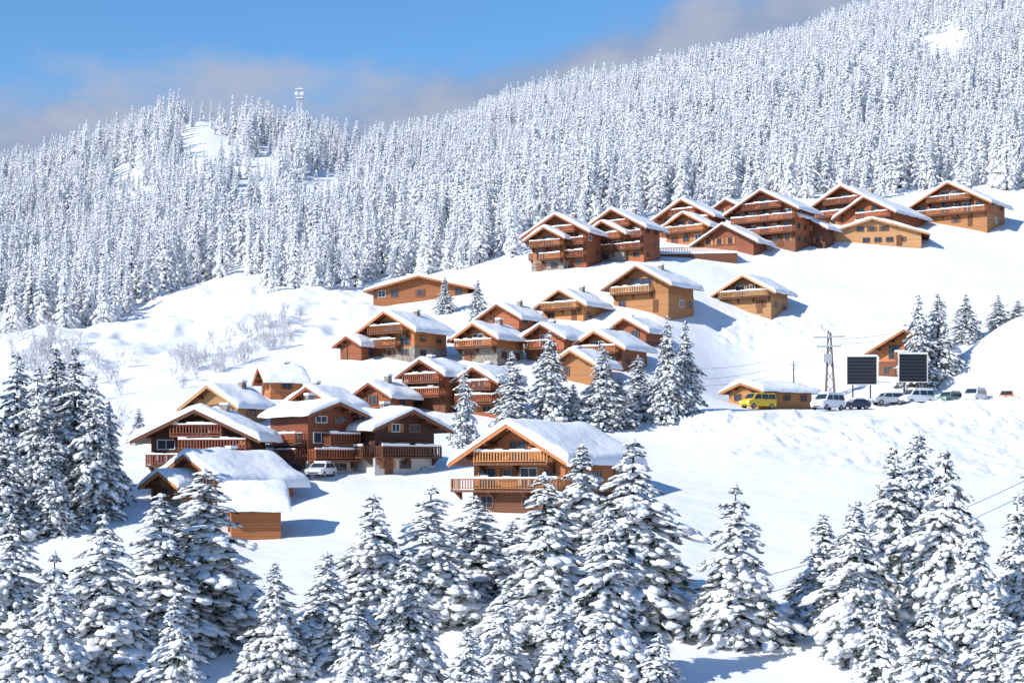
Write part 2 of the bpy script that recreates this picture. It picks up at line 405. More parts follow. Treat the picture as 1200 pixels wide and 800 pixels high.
        if o['sidewin'] and z0 + 1.7 < Hw + .2:
            k = max(1, int(Ln / 2.6))
            for q in range(k):
                if rnd.random() < .85: window(sidef, (q + .5) / k * Ln - Ln / 2, z0 + (.06 if o['sidebal'] and i else fh * .3), 1.6 if o['sidebal'] else 1.3, min(2.0 if o['sidebal'] and i else 1.2, fh * (.7 if o['sidebal'] and i else .45), Hw - z0 - fh * .3 - .15), offw, False)
            if o['sidebal'] and i >= 1: balcony(sidef, -Ln / 2 + .2, Ln / 2 - .2, z0, 1.3, .063)
    if n >= 1:
        dx = rnd.choice((-.55, .55)) * hw; mp = lambda x, y, zz: (x, yf - y, zz)
        d = MB(mp).box(dx - .5, dx + .5, .07, .13, 0, min(2.0, Hw)).build('door', M['v_brown'], root)
        MB(mp).box(dx + .32, dx + .38, .133, .19, .95, 1.05).build('handle', M['darkmetal'], d)
    return root

NB = dict(base='w_brown')
HOUSES = [
 (650,248,316,80,26,-30,'red','tall red brown chalet block at the left end of the top row',dict(floors=4,base='w_red')),
 (637,263,319,48,14,-30,'orange','narrow orange gable in front of the block at left end of the top row',dict(floors=3,chim=0)),
 (716,242,307,78,30,-36,'red','broad red brown chalet second from left along the top row',dict(floors=4,base='w_red')),
 (705,256,308,54,20,-36,'orange','orange gabled chalet in front of the second block of the top row',dict(floors=3,chim=0)),
 (798,231,284,72,28,-36,'red','red chalet with tall gable third from left along the top row',dict(floors=4,base='w_red')),
 (800,246,288,58,22,-36,'orange','orange chalet just below the third gable of the top row',dict(chim=0,base='w_orange')),
 (846,260,294,76,26,-36,'darkred','dark low chalet beside the wooden terrace under the top row',dict(rail='honey',base='w_darkred')),
 (850,231,256,40,20,-36,'red','small red gable peeking out behind the top row centre',dict(bal=[],chim=0,base=None)),
 (891,220,289,80,38,-36,'red','largest red chalet in the middle of the top row',dict(floors=4,base='w_brown')),
 (908,236,288,56,24,-36,'orange','orange gable in front of the largest red chalet of the top row',dict(floors=3,base='w_orange',chim=0)),
 (943,252,289,48,18,-36,'dark','small dark shaded chalet wedged right of the largest top row chalet',dict(chim=0,bal=[],base=None)),
 (985,215,266,72,44,-40,'red','rear red brown chalet with long snowy roof right of centre in top row',dict(base='w_red')),
 (1012,228,274,64,60,-40,'red','red chalet with long roof behind the pale wide chalet',dict(base='w_red')),
 (1022,253,288,128,10,-12,'light','pale honey coloured wide low chalet at the front of the top row',dict(p=.3,rail='light',base=None,bal=[],fo=.8)),
 (1110,211,266,86,42,-36,'orange','rightmost orange brown chalet of the top row with balconies',dict(base='w_honey')),
 (745,308,366,78,44,-36,'honey','honey chalet with big gable window on the slope under the top row',dict(rail='light',base='w_honey',gwin=True)),
 (870,319,367,70,34,-34,'light','pale timber chalet standing alone on the open slope',dict(rail='light',base='w_light')),
 (655,336,377,62,34,-36,'honey','honey chalet behind the red roofs, left of the big window chalet',dict(base='w_honey',gwin=True)),
 (582,353,389,58,34,-36,'red','red chalet with small gable under the long buried building',NB),
 (450,361,422,78,46,-36,'orange','large orange chalet with stone base and balconies on left of the middle row',dict(floors=3,gwin=True)),
 (406,390,423,36,16,-36,'red','tiny dark red hut left of the large orange chalet',dict(bal=[],chim=0,base=None)),
 (554,375,426,60,40,-36,'orange','orange chalet with snow edged balconies in the middle of the village'),
 (633,376,427,58,36,-36,'red','red chalet partly behind the spruces right of the middle chalet',NB),
 (696,384,432,70,42,-36,'orange','orange chalet half hidden behind the central spruce group',NB),
 (731,369,404,56,30,-36,'red','dark red chalet above the central spruce group',NB),
 (668,406,449,64,30,-36,'honey','honey chalet low among the central spruces',dict(base='w_honey')),
 (492,417,481,60,38,-36,'red','tall red chalet above the big dark apartment chalets',dict(floors=3,base='w_brown')),
 (554,426,488,60,26,-36,'red','red chalet right behind the lone village spruce',dict(floors=3,base='w_red')),
 (303,426,465,24,50,-70,'orange','low chalet with long snow roof on upper left of the village',dict(bal=[],base='w_orange')),
 (243,447,498,82,38,-36,'light','pale orange chalet with balcony at left of the village',dict(rail='light')),
 (359,449,487,78,34,-36,'red','red chalet with wide snowy roof behind the dark apartment chalet',dict(base='w_red')),
 (432,444,482,56,34,-36,'red','small red chalet between the two wide red roofs on the left',NB),
 (228,473,562,158,16,-12,'dark','big dark brown chalet with white snowy balconies on the far left',dict(p=.45,rail='darkred',floors=4,T=.6,base='plaster',whitewin=True)),
 (398,466,557,66,70,40,'darkred','dark red apartment chalet with stacked side balconies',dict(floors=4,sidebal=True,bal=[1,2],base='plaster',p=.36,rail='red',shut=0)),
 (484,475,556,90,72,38,'dark','dark apartment chalet with its shaded gable facing right',dict(floors=3,rail='brown',base='plaster',bal=[1],p=.42,sidebal=True)),
 (216,525,592,106,86,-40,'orange','orange chalet under deep snow at the lower left',dict(T=.6,bal=[1])),
 (186,547,592,54,20,-36,'honey','small honey gable attached in front of the lower left chalet',dict(bal=[],chim=0)),
 (256,563,624,19,78,-78,'orange','square timber shed with thick snow roof at the lower left',dict(bal=[],chim=0,T=.75,base=None,sidewin=False)),
 (594,490,606,140,100,-36,'orange','large foreground chalet with full width balcony and snowy roof',dict(T=.55,deck=1.6,rail='honey',fo=1.9,floors=3,base='w_brown')),
 (1060,382,446,80,16,-36,'orange','orange chalet half hidden behind the billboards on the right',dict(base='w_brown',ymin=225)),
 (868,445,476,44,78,-52,'honey','long low timber building with flat snow roof behind the yellow van',dict(bal=[],T=.5,base=None,chim=0,p=.3,ymin=230)),
 (490,320,355,132,12,-14,'orange','long orange building buried in the slope above the village',dict(p=.24,bal=[],base=None,floors=1)),
]
for h in HOUSES: chalet(h)

P = hit(815, 303); r = empty('terrace', P, R_(-8)); tag(r, 'long wooden terrace with railing under the top row of chalets', 'terrace')
MB().box(-6.5, 7.5, .0, 5, -2.5, .9).build('deck', M['w_brown'], r)
MB().box(-6.6, 7.6, -.1, 5.1, .904, 1.25).build('deck_snow', M['roof_snow'], r)
b = MB(); b.box(-6.5, 7.5, -.06, .02, 1.95, 2.05)
for x in np.linspace(-6.4, 7.4, 48): b.box(x - .06, x + .06, -.04, 0, 1.25, 1.95)
b.build('railing', M['v_honey'], r)

# ------------------------------------------------------------------ spruces
def ico(sub):
    bm = bmesh.new(); bmesh.ops.create_icosphere(bm, subdivisions=sub, radius=1)
    V = np.array([v.co[:] for v in bm.verts]); Fc = np.array([[v.index for v in f.verts] for f in bm.faces]); bm.free(); return V, Fc
ICO = {1: ico(1), 2: ico(2)}
def spruce(seed, H, Rr, lv, nb, sub, nblob, ncard, fill, fat, cardw, droop=(.28, .62), vary=.2, taper=.8):
    g = np.random.default_rng(seed); tV, tF = ICO[sub]
    BV, BF, CV = [], [], []; nbv = 0
    p1, p2, p3 = g.uniform(0, 6.28, 3)
    for k in range(lv):
        fz = .04 + .945 * (k / (lv - 1))**.96; fz = min(.985, max(.03, fz + g.normal(0, .012))); z = fz * H; fr = 1 - fz
        Lb = Rr * (fr**taper) * (1 if fz > .1 else .8) + .1
        n = max(3, int(round(nb * (.45 + .6 * fr**.6)))); a0 = g.uniform(0, 6.28); lvl = g.uniform(.84, 1.1)
        for j in range(n):
            a = a0 + 6.283 * j / n + g.normal(0, .3)
            md = 1 + vary * math.sin(a * 2 + fz * 9 + p1) + vary * .8 * math.sin(a * 3 - fz * 15 + p2)
            Ln = Lb * g.uniform(.5, 1.15) * md * lvl; dr = g.uniform(*droop) * (.55 + .6 * fr)
            d = np.array([math.cos(a), math.sin(a), 0]); pv = np.array([-d[1], d[0], 0]); zj = z + g.normal(0, .12)
            up = g.uniform(.0, .3) if fz < .85 else .5
            cur = lambda t: d * (Ln * t) + np.array([0, 0, zj + Ln * (up * t - (dr + up) * t * t)])
            tan = lambda t: (lambda w: w / np.linalg.norm(w))(d + np.array([0, 0, up - 2 * (dr + up) * t]))
            if g.random() < fill:
                for q in range(nblob):
                    t = min(1.04, .22 + .82 * (q + g.uniform(.0, 1)) / nblob)
                    lat = 0 if q % 3 == 0 else g.choice((-1, 1)) * g.uniform(.08, .38) * Ln * (1.15 - .6 * t)
                    tg = tan(t) + pv * (lat / (Ln + .01)) * 1.2; tg /= np.linalg.norm(tg); w = np.cross(np.array([0, 0, 1.]), tg); w /= np.linalg.norm(w); nn = np.cross(tg, w)
                    al = (Ln * g.uniform(.10, .2) + .075) * fat; cr = al * g.uniform(.42, .8); he = al * g.uniform(.26, .5)
                    ctr = cur(t) + pv * lat + nn * he * .5 - np.array([0, 0, abs(lat) * .35])
                    jit = 1 + g.normal(0, .17, (len(tV), 1))
                    V = tV * jit; V = V[:, :1] * al * tg + V[:, 1:2] * cr * w + V[:, 2:3] * he * nn + ctr
                    BV.append(V); BF.append(tF + nbv); nbv += len(tV)
            for q in range(ncard):
                t = g.uniform(.12, 1.04); an = g.uniform(-1.15, 1.15); dn = d * math.cos(an) + pv * math.sin(an)
                dn = dn + np.array([0, 0, -g.uniform(.25, 1.2)]); dn /= np.linalg.norm(dn)
                l = (Ln * .3 + .14) * g.uniform(.6, 1.25) * (1.15 - .4 * t); c0 = cur(t)
                sd = np.cross(dn, g.normal(0, 1, 3)); sd /= np.linalg.norm(sd) + 1e-6; wd = cardw * (.5 + .5 * Ln / (Rr + .1)) * g.uniform(.6, 1.2)
                CV.append([c0, c0 + dn * l * .45 + sd * wd, c0 + dn * l, c0 + dn * l * .5 - sd * wd])
    for q in range(3):
        V = tV * (1 + g.normal(0, .12, (len(tV), 1))) * np.array([.09, .09, .2]) * fat * H / 14 + np.array([0, 0, H * (.965 + .013 * q)])
        BV.append(V); BF.append(tF + nbv); nbv += len(tV)
    BV = np.concatenate(BV); BF = np.concatenate(BF); CV = np.array(CV).reshape(-1, 3); CF = np.arange(len(CV)).reshape(-1, 4)
    n = 7; rings = []
    for zz, rr in ((-1.5, .02), (.3, .016), (H * .5, .009), (H * .97, .0015)):
        rings += [[math.cos(6.283 * i / n) * rr * H, math.sin(6.283 * i / n) * rr * H, zz] for i in range(n)]
    TF = np.array([[k * n + i, k * n + (i + 1) % n, (k + 1) * n + (i + 1) % n, (k + 1) * n + i] for k in range(3) for i in range(n)])
    return (BV, BF), (CV, CF), (np.array(rings), TF)
HEAVY, LIGHT, FOREST = [], [], []
for s in range(8):
    B, C, T = spruce(100 + s, 14, 2.6, 38 - s % 3 * 2, 9, 1, 9, 28, .95, 1.08, .11, (.5, 1.1), [.18, .24, .15, .2][s % 4], [.84, .76, .9, .8][s % 4])
    HEAVY.append((mesh_np('snow_cover', B[0], [B[1]], [M['tree_snow']], None, [True]), mesh_np('crown', C[0], [C[1]], [M['needle']]), mesh_np('trunk', T[0], [T[1]], [M['bark']], None, [True])))
for s in range(4):
    B, C, T = spruce(200 + s, 14, 2.5, 34, 9, 1, 6, 26, .88, .96, .13, (.35, .85), .2)
    LIGHT.append((mesh_np('snow_cover', B[0], [B[1]], [M['tree_snow']], None, [True]), mesh_np('crown', C[0], [C[1]], [M['needle_dark']]), mesh_np('trunk', T[0], [T[1]], [M['bark']], None, [True])))
for s in range(7):
    Rr = [2.4, 2.0, 2.7, 2.2, 1.8, 2.5, 2.8][s]
    B, C, T = spruce(300 + s, 16, Rr, 26, 7, 1, 3, 5, .98, 1.65, .15, (.35, .85), .2, .78)
    V = np.concatenate([B[0], C[0], T[0]]); o1 = len(B[0]); o2 = o1 + len(C[0])
    FOREST.append(mesh_np('forest_spruce', V, [B[1], C[1] + o1, T[1] + o2], [M['tree_snow'], M['needle_frost'], M['bark']], [0, 1, 2], [True, False, True]))
NF = len(FOREST)
tcount = [0]
def tree(u, va, y, wpx, label, bank, group):
    x = (u - UC) / F_ * y; gz = ground(x, y); H = (VH - va) * y / F_ - gz
    var = bank[tcount[0] % len(bank)]; tcount[0] += 1
    r = empty('spruce_tree', (x, y, gz), random.uniform(0, 6.28))
    w = wpx * y / F_ / 2 / (2.55 if bank is HEAVY else 2.5)
    r.scale = (w, w, H / 14)
    tag(r, label, 'tree', group)
    for nm, me in zip(('snow_cover', 'crown', 'trunk'), var): link(nm, me, r)
def tree_b(u, va, vb, wpx, label, bank, group):
    tree(u, va, hit(u, vb).y, wpx, label, bank, group)
G1 = 'snow laden spruces in the foreground'
FG = [
 (14,602,104,120,'foreground spruce at the left frame edge with rounded snow clumps'),
 (-28,650,96,110,'foreground spruce cut by the left frame edge, lowest of the left corner'),
 (64,645,92,120,'short foreground spruce filling the gap left of the broad left trio'),
 (122,603,98,155,'broad foreground spruce, left one of the large trio at lower left'),
 (188,578,104,165,'broad foreground spruce, middle one of the large trio at lower left'),
 (240,549,108,190,'tallest foreground spruce of the large trio below the timber shed'),
 (322,658,100,95,'slim pale foreground spruce right of the large lower left trio'),
 (383,646,103,105,'foreground spruce second to the right of the large lower left trio'),
 (437,578,108,130,'tall foreground spruce left of the foreground chalet, first of a pair'),
 (478,645,97,105,'low foreground spruce between the pair left of the foreground chalet'),
 (505,568,110,145,'tall foreground spruce left of the foreground chalet, second of a pair'),
 (558,581,117,125,'dark foreground spruce under the left corner of the foreground chalet'),
 (600,610,124,85,'small foreground spruce below the middle of the foreground chalet'),
 (638,554,105,160,'big foreground spruce in front of the foreground chalet balcony'),
 (682,521,118,140,'foreground spruce rising against the shaded side of the foreground chalet'),
 (712,595,98,145,'wide low foreground spruce between the two tall central ones'),
 (742,513,111,180,'broadest central foreground spruce right of the foreground chalet'),
 (772,742,88,85,'small spruce tip at the bottom edge right of centre'),
 (862,566,108,130,'lone tall foreground spruce on the open snow right of centre'),
 (938,670,122,48,'thin dark young spruce right of the lone spruce'),
 (964,601,112,95,'spruce at the left of the right hand foreground group'),
 (1002,584,105,125,'wide spruce second from left in the right hand foreground group'),
 (1047,522,113,120,'tall spruce third from left in the right hand foreground group'),
 (1076,504,119,115,'tallest spruce of the right hand foreground group'),
 (1108,524,107,130,'broad spruce just right of the tallest one on the right'),
 (1142,610,97,115,'lower spruce at the right hand group with drooping snowy boughs'),
 (1192,576,100,115,'spruce at the right frame edge in the foreground'),
 (1225,513,112,125,'tall spruce cut by the right frame edge'),
 (1030,700,90,90,'low spruce at the bottom edge under the right hand group'),
 (205,698,84,110,'snowy spruce top at the bottom edge under the left trio'),
 (548,735,84,110,'snowy mound shaped spruce top at the bottom edge left of centre'),
 (655,685,88,115,'low spruce at the bottom edge in front of the big central spruce'),
 (28,715,84,120,'wide snowy spruce top in the bottom left corner'),
 (415,705,88,100,'low spruce at the bottom edge below the first of the pair'),
 (590,690,88,115,'low spruce at the bottom edge left of the big central spruce'),
 (700,725,82,115,'broad snowy spruce top at the bottom edge below the central trees'),
 (1088,695,88,105,'low spruce at the bottom edge below the tallest right spruce'),
 (1168,695,88,105,'low spruce at the bottom edge near the right corner'),
 (1205,715,82,110,'spruce top in the bottom right corner'),
]
for a in FG: tree(a[0], a[1], a[2], a[3], a[4], HEAVY, G1)
G2 = 'dark spruces at the left edge of the village'
LG = [(-18,425,150,95,'dark spruce mostly outside the left edge beside the village'),
 (20,414,152,94,'tall dark spruce nearest the left edge beside the village'),
 (44,430,147,88,'dark spruce third from the left edge beside the village'),
 (66,406,156,96,'tallest dark spruce of the group left of the big dark chalet'),
 (88,408,150,104,'dark spruce with pale top, right of the tallest in the left group'),
 (110,440,146,80,'lower dark spruce on the right of the left group'),
 (128,470,152,52,'small slim spruce beside the big dark brown chalet'),
 (5,495,140,84,'low dark spruce in front of the left group at the frame edge'),
 (60,500,141,70,'low dark spruce in front of the middle of the left group')]
for a in LG: tree(a[0], a[1], a[2], a[3], a[4], LIGHT, G2)
G3 = 'spruces standing among the chalets'
VG = [(545,430,524,44,'lone slim spruce standing left of the foreground chalet roof'),
 (600,412,503,60,'spruce left of the central village group behind the foreground chalet'),
 (644,388,503,64,'tallest spruce of the central village group'),
 (490,497,547,40,'short spruce in front of the shaded apartment gable'),
 (706,403,503,62,'spruce in the middle of the central village group'),
 (726,440,500,50,'lower spruce between the middle and right of the village group'),
 (748,416,492,52,'spruce right of centre in the central village group'),
 (782,370,490,52,'tall spruce at the right end of the village group, left of the pair'),
 (803,376,486,52,'tall spruce at the right end of the village group, right of the pair'),
 (672,450,503,44,'small spruce at the foot of the central village group'),
 (521,324,367,24,'small spruce in front of the long buried building'),
 (560,328,374,28,'small spruce at the right end of the long buried building'),
 (163,478,520,26,'little spruce behind the big dark brown chalet')]
for a in VG: tree_b(a[0], a[1], a[2], a[3], a[4], LIGHT, G3)
RG = [(1076,345,249,50,'spruce left of the row, covering the right side of the billboard chalet'),
 (1099,343,251,52,'second spruce of the row right of the billboard chalet'),
 (1132,345,268,42,'third spruce of the row behind the right hand mound'),
 (1170,346,272,36,'fourth spruce of the row behind the right hand mound'),
 (1193,352,272,34,'last spruce of the row at the right frame edge')]
for a in RG: tree(a[0], a[1], a[2], a[3], a[4], LIGHT, G3)

# ------------------------------------------------------------------ forest on the mountain
eu = [-600, 0, 60, 110, 160, 200, 250, 283, 296, 330, 380, 415, 450, 500, 560, 600, 640, 700, 760, 850, 950, 1050, 1120, 1200, 1800]
ev = [430, 400, 398, 388, 366, 345, 326, 310, 330, 338, 352, 342, 322, 316, 314, 300, 283, 262, 250, 236, 230, 226, 216, 222, 215]
# clearings: centre column, centre row of the ground, half sizes, slant, share of trees missing
CLEAR = [(242, 176, 40, 44, 0, .93), (300, 214, 30, 40, -.5, .8), (365, 225, 34, 50, -1.3, .92), (395, 262, 26, 34, -.6, .7), (150, 228, 26, 40, .3, .85), (1100, 58, 34, 30, 0, .94),
         (285, 275, 34, 28, 0, .8), (590, 190, 20, 28, 0, .7), (75, 300, 26, 22, 0, .6), (440, 292, 22, 22, 0, .6)]
cand = []
y = 335.0
while y < 1120:
    step = 4.35 * (y / 420)**.36
    s = -.42 if y > 420 else -.36
    while s < .42:
        sx = s + random.uniform(-.5, .5) * step / y; yy = y + random.uniform(-.5, .5) * step
        s += step / y
        u = UC + sx * F_
        if u < 430 and yy > 800: continue
        if u < 560 and yy > 1000: continue
        gz = ground(sx * yy, yy); v = VH - F_ * gz / yy
        if v > np.interp(u, eu, ev) + random.gauss(0, 4): continue
        nzv = fbm(np.array([sx * yy / 55]), np.array([yy / 55]), 3)[0]
        nzf = fbm(np.array([sx * yy / 16 + 50]), np.array([yy / 16]), 2)[0]
        k = 0
        for (cu, cv_, ru, rv, sl_, kk) in CLEAR:
            dd_ = ((u - cu - (v - cv_) * sl_) / ru)**2 + ((v - cv_) / rv)**2 + nzf * 1.1
            if dd_ < 1.15: k = max(k, kk * min(1, (1.15 - dd_) / .35))
        if random.random() < k: continue
        if nzv < -.45: continue
        H = random.uniform(9.5, 16.5) * (1.05 if random.random() < .8 else .6) * (1 + .45 * nzv) * (.88 if yy < 380 else 1) * (.7 if k > 0 else 1)
        cand.append((H / yy, sx * yy, yy, gz, H, -40 < u < 1240))
    y += step * .95
cand.sort(key=lambda c: (-int(c[5]), -c[0]))
NI = 300 - len(FG) - len(LG) - len(VG) - len(RG)
protos = []
for i, c in enumerate(cand[:NI]):
    o = link('forest_spruce', FOREST[i % NF]); o.location = (c[1], c[2], c[3]); o.rotation_euler = (0, 0, random.uniform(0, 6.28))
    w = c[4] / 16 * random.uniform(.85, 1.25); o.scale = (w, w, c[4] / 16)
    tag(o, 'frosted white spruce along the lower edge of the mountain forest', 'tree', 'frosted spruces along the lower forest edge')
    if i < NF: protos.append(o)
rest = cand[NI:]
me = bpy.data.meshes.new('forest'); me.vertices.add(len(rest))
me.vertices.foreach_set('co', np.array([c[1:4] for c in rest], np.float32).ravel())
hs_ = np.array([c[4] / 16 for c in rest]); ws_ = hs_ * RNG.uniform(.85, 1.3, len(hs_))
def put(nm, ty, field, arr):
    me.attributes.new(nm, ty, 'POINT'); me.attributes[nm].data.foreach_set(field, np.ascontiguousarray(arr).ravel())
put('scl', 'FLOAT_VECTOR', 'vector', np.stack([ws_, ws_, hs_], 1).astype(np.float32))
put('rot', 'FLOAT_VECTOR', 'vector', np.stack([RNG.normal(0, .04, len(hs_)), RNG.normal(0, .04, len(hs_)), RNG.uniform(0, 6.28, len(hs_))], 1).astype(np.float32))
put('pick', 'INT', 'value', RNG.integers(0, NF, len(hs_)).astype(np.int32))
me.update()
fo = tag(link('forest', me), 'dense frosted spruce forest covering the upper mountain', 'forest', kind='stuff')
ng = bpy.data.node_groups.new('scatter', 'GeometryNodeTree')
ng.interface.new_socket('Geometry', in_out='INPUT', socket_type='NodeSocketGeometry'); ng.interface.new_socket('Geometry', in_out='OUTPUT', socket_type='NodeSocketGeometry')
gi = ng.nodes.new('NodeGroupInput'); go = ng.nodes.new('NodeGroupOutput'); iop = ng.nodes.new('GeometryNodeInstanceOnPoints')
join = ng.nodes.new('GeometryNodeJoinGeometry')
for o in protos:
    oi = ng.nodes.new('GeometryNodeObjectInfo'); oi.inputs['Object'].default_value = o; oi.inputs['As Instance'].default_value = True
    ng.links.new(oi.outputs['Geometry'], join.inputs[0])
def nattr(nm, t):
    n = ng.nodes.new('GeometryNodeInputNamedAttribute'); n.data_type = t; n.inputs['Name'].default_value = nm
    return [q for q in n.outputs if q.enabled and q.name == 'Attribute'][0]
ng.links.new(gi.outputs[0], iop.inputs['Points']); ng.links.new(join.outputs[0], iop.inputs['Instance'])
iop.inputs['Pick Instance'].default_value = True
ng.links.new(nattr('pick', 'INT'), iop.inputs['Instance Index']); ng.links.new(nattr('rot', 'FLOAT_VECTOR'), iop.inputs['Rotation']); ng.links.new(nattr('scl', 'FLOAT_VECTOR'), iop.inputs['Scale'])
ng.links.new(iop.outputs[0], go.inputs[0])
md = fo.modifiers.new('scatter', 'NODES'); md.node_group = ng

# ------------------------------------------------------------------ bare frosted bushes
def bush(seed, H):
    g = random.Random(seed); b = MB()
    def grow(p, d, l, r, dep):
        q = p + d * l; b.tube(p, q, r, r * .6, 3)
        if dep == 0: return
        for _ in range(3):
            nd = (d + Vector((g.gauss(0, .38), g.gauss(0, .38), g.uniform(0, .25)))).normalized()
            grow(p + d * l * g.uniform(.5, 1), nd, l * g.uniform(.6, .85), r * .65, dep - 1)
    for k in range(6):
        a = g.uniform(0, 6.28); d = Vector((math.cos(a) * .35, math.sin(a) * .35, 1)).normalized()
        grow(Vector((g.gauss(0, .4), g.gauss(0, .4), -.3)), d, H * g.uniform(.3, .45), .06, 3)
    me = bpy.data.meshes.new('bare_bush'); me.from_pydata(b.v, [], b.f); me.materials.append(M['twig']); return me
BU = [bush(s, 5.0) for s in range(4)]
for i in range(125):
    if i < 40: u = random.uniform(15, 150); v = random.uniform(400, 520) if u > 100 else random.uniform(395, 450)
    else:
        u = random.uniform(200, 355); v = np.interp(u, [205, 350], [445, 390]) + random.uniform(-26, 14)
    P = hit(u, v); o = link('bare_bush', BU[i % 4]); o.location = P; o.rotation_euler = (0, 0, random.uniform(0, 6.28))
    s = random.uniform(.5, 1.0) if i < 40 else random.uniform(.3, .8); o.scale = (s, s, s)
    if i < 40: tag(o, 'frosted bare bush behind the dark spruces at the left edge', 'bush', 'frosted bushes behind the left spruces')
    else: tag(o, 'frosted bare bush on the open slope above the left chalets', 'bush', 'frosted bushes on the open slope')

# ------------------------------------------------------------------ vehicles
def vehicle(kind, name, label, cat, u, vb, rz, paint, snow=True, ymin=216):
    P = hit(u, vb, ymin); r = empty(name, P + Vector((0, 0, .05)), R_(rz)); tag(r, label, cat)
    if kind == 'car':
        prof = [(-2.05, .32), (2.05, .32), (2.15, .6), (2.05, .82), (1.05, .95), (.35, 1.45), (-1.25, 1.47), (-1.95, 1.0), (-2.12, .9)]; w, belt, top = .88, .95, 1.47
        wins = [[(.92, .98), (.32, 1.38), (-.4, 1.4), (-.4, .98)], [(-.48, .98), (-.48, 1.4), (-1.2, 1.4), (-1.65, 1.02)]]; ws = ((1.05, .95), (.35, 1.45)); wx = 1.3; wr = .33
    elif kind == 'suv':
        prof = [(-2.2, .4), (2.2, .4), (2.3, .75), (2.2, 1.0), (1.15, 1.12), (.6, 1.75), (-2.05, 1.78), (-2.25, 1.1)]; w, belt, top = .93, 1.12, 1.78
        wins = [[(1.0, 1.16), (.58, 1.66), (-.3, 1.68), (-.3, 1.16)], [(-.4, 1.16), (-.4, 1.68), (-1.9, 1.68), (-2.0, 1.16)]]; ws = ((1.15, 1.12), (.6, 1.75)); wx = 1.4; wr = .38
    else:
        prof = [(-2.5, .38), (2.4, .38), (2.5, .85), (2.35, 1.1), (1.75, 1.3), (1.0, 2.1), (-2.4, 2.15), (-2.52, 1.2)]; w, belt, top = .98, 1.25, 2.15
        wins = [[(1.55, 1.32), (1.0, 1.92), (.2, 1.95), (.2, 1.32)], [(.05, 1.32), (.05, 1.95), (-1.1, 1.97), (-1.1, 1.32)], [(-1.2, 1.32), (-1.2, 1.97), (-2.3, 1.97), (-2.35, 1.32)]]; ws = ((1.75, 1.3), (1.0, 2.1)); wx = 1.6; wr = .36
    hwf = lambda z: w if z <= belt else w - (z - belt) / (top - belt) * .16
    n = len(prof); b = MB()
    b.add([(x, -hwf(z), z) for x, z in prof] + [(x, hwf(z), z) for x, z in prof], [tuple(range(n)), tuple(range(2 * n - 1, n - 1, -1))] + [(i, i + n, (i + 1) % n + n, (i + 1) % n) for i in range(n)])
    body = b.build('body', M['p_' + paint], r)
    bv = body.modifiers.new('bevel', 'BEVEL'); bv.width = .06; bv.segments = 2
    for q in wins:
        for sg in (-1, 1):
            MB().add([(x, sg * (hwf(z) + .012), z) for x, z in q], [tuple(range(len(q)))]).build('side_window', M['glass'], r)
    (x0, z0), (x1, z1) = ws; nx, nz = (z1 - z0), -(x1 - x0); l = math.hypot(nx, nz); nx, nz = nx / l * .015, nz / l * .015
    k = lambda t: (x0 + (x1 - x0) * t + nx, z0 + (z1 - z0) * t + nz)
    a, c = k(.08), k(.9)
    MB().add([(a[0], -w + .14, a[1]), (a[0], w - .14, a[1]), (c[0], w - .26, c[1]), (c[0], -w + .26, c[1])], [(0, 1, 2, 3)]).build('windscreen', M['glass'], r)
    xf = prof[2][0]; zf = prof[2][1]
    for sg in (-1, 1):
        MB().box(xf - .1, xf + .02, sg * (w - .24) - .15, sg * (w - .24) + .15, zf - .02, zf + .14).build('headlight', M['lamp'], r)
        for x in (-wx, wx):
            wl = MB().tube((x, sg * (w - .2), wr), (x, sg * (w + .03), wr), wr, wr, 14).build('wheel', M['rubber'], r)
            MB().tube((x, sg * (w + .031), wr), (x, sg * (w + .045), wr), wr * .58, wr * .55, 12).build('rim', M['metal'], wl)
    MB().box(xf - .08, xf + .03, -.5, .5, .42, .54).build('bumper', M['darkmetal'], r)
    if snow:
        xs = [p[0] for p in prof if p[1] > top - .1]; xa, xb = min(xs) + .12, max(xs) - .1
        MB().box(xa, xb, -w + .26, w - .26, top - .01, top + .16).build('roof_snow', M['roof_snow'], r)
vehicle('van', 'van', 'yellow van parked in front of the long low building', 'van', 888, 479.5, 215, 'yellow', False, 215)
vehicle('van', 'van', 'white van nearest the utility pole with its windscreen facing left', 'van', 970, 481, 225, 'white', True, 214)
vehicle('car', 'car', 'dark car parked right of the nearest white van', 'car', 1002, 480, 205, 'navy', True, 214)
vehicle('suv', 'car', 'silver off road car under the right hand billboard', 'car', 1040, 475, 195, 'silver')
vehicle('van', 'van', 'white van with dark windows below the right hand billboard', 'van', 1074, 474, 205, 'white')
vehicle('suv', 'car', 'green off road car at the foot of the right mound', 'car', 1112, 474, 225, 'green')
vehicle('van', 'van', 'white van at the foot of the right mound behind the green car', 'van', 1142, 473, 235, 'white')
vehicle('suv', 'car', 'orange off road car near the right frame edge', 'car', 1180, 473, 250, 'orange')
vehicle('car', 'car', 'white car parked before the shaded apartment chalet', 'car', 376, 560, 255, 'white', True, 80)
vehicle('car', 'car', 'white car under snow beside the central spruces', 'car', 742, 494, 190, 'white', True, 80)

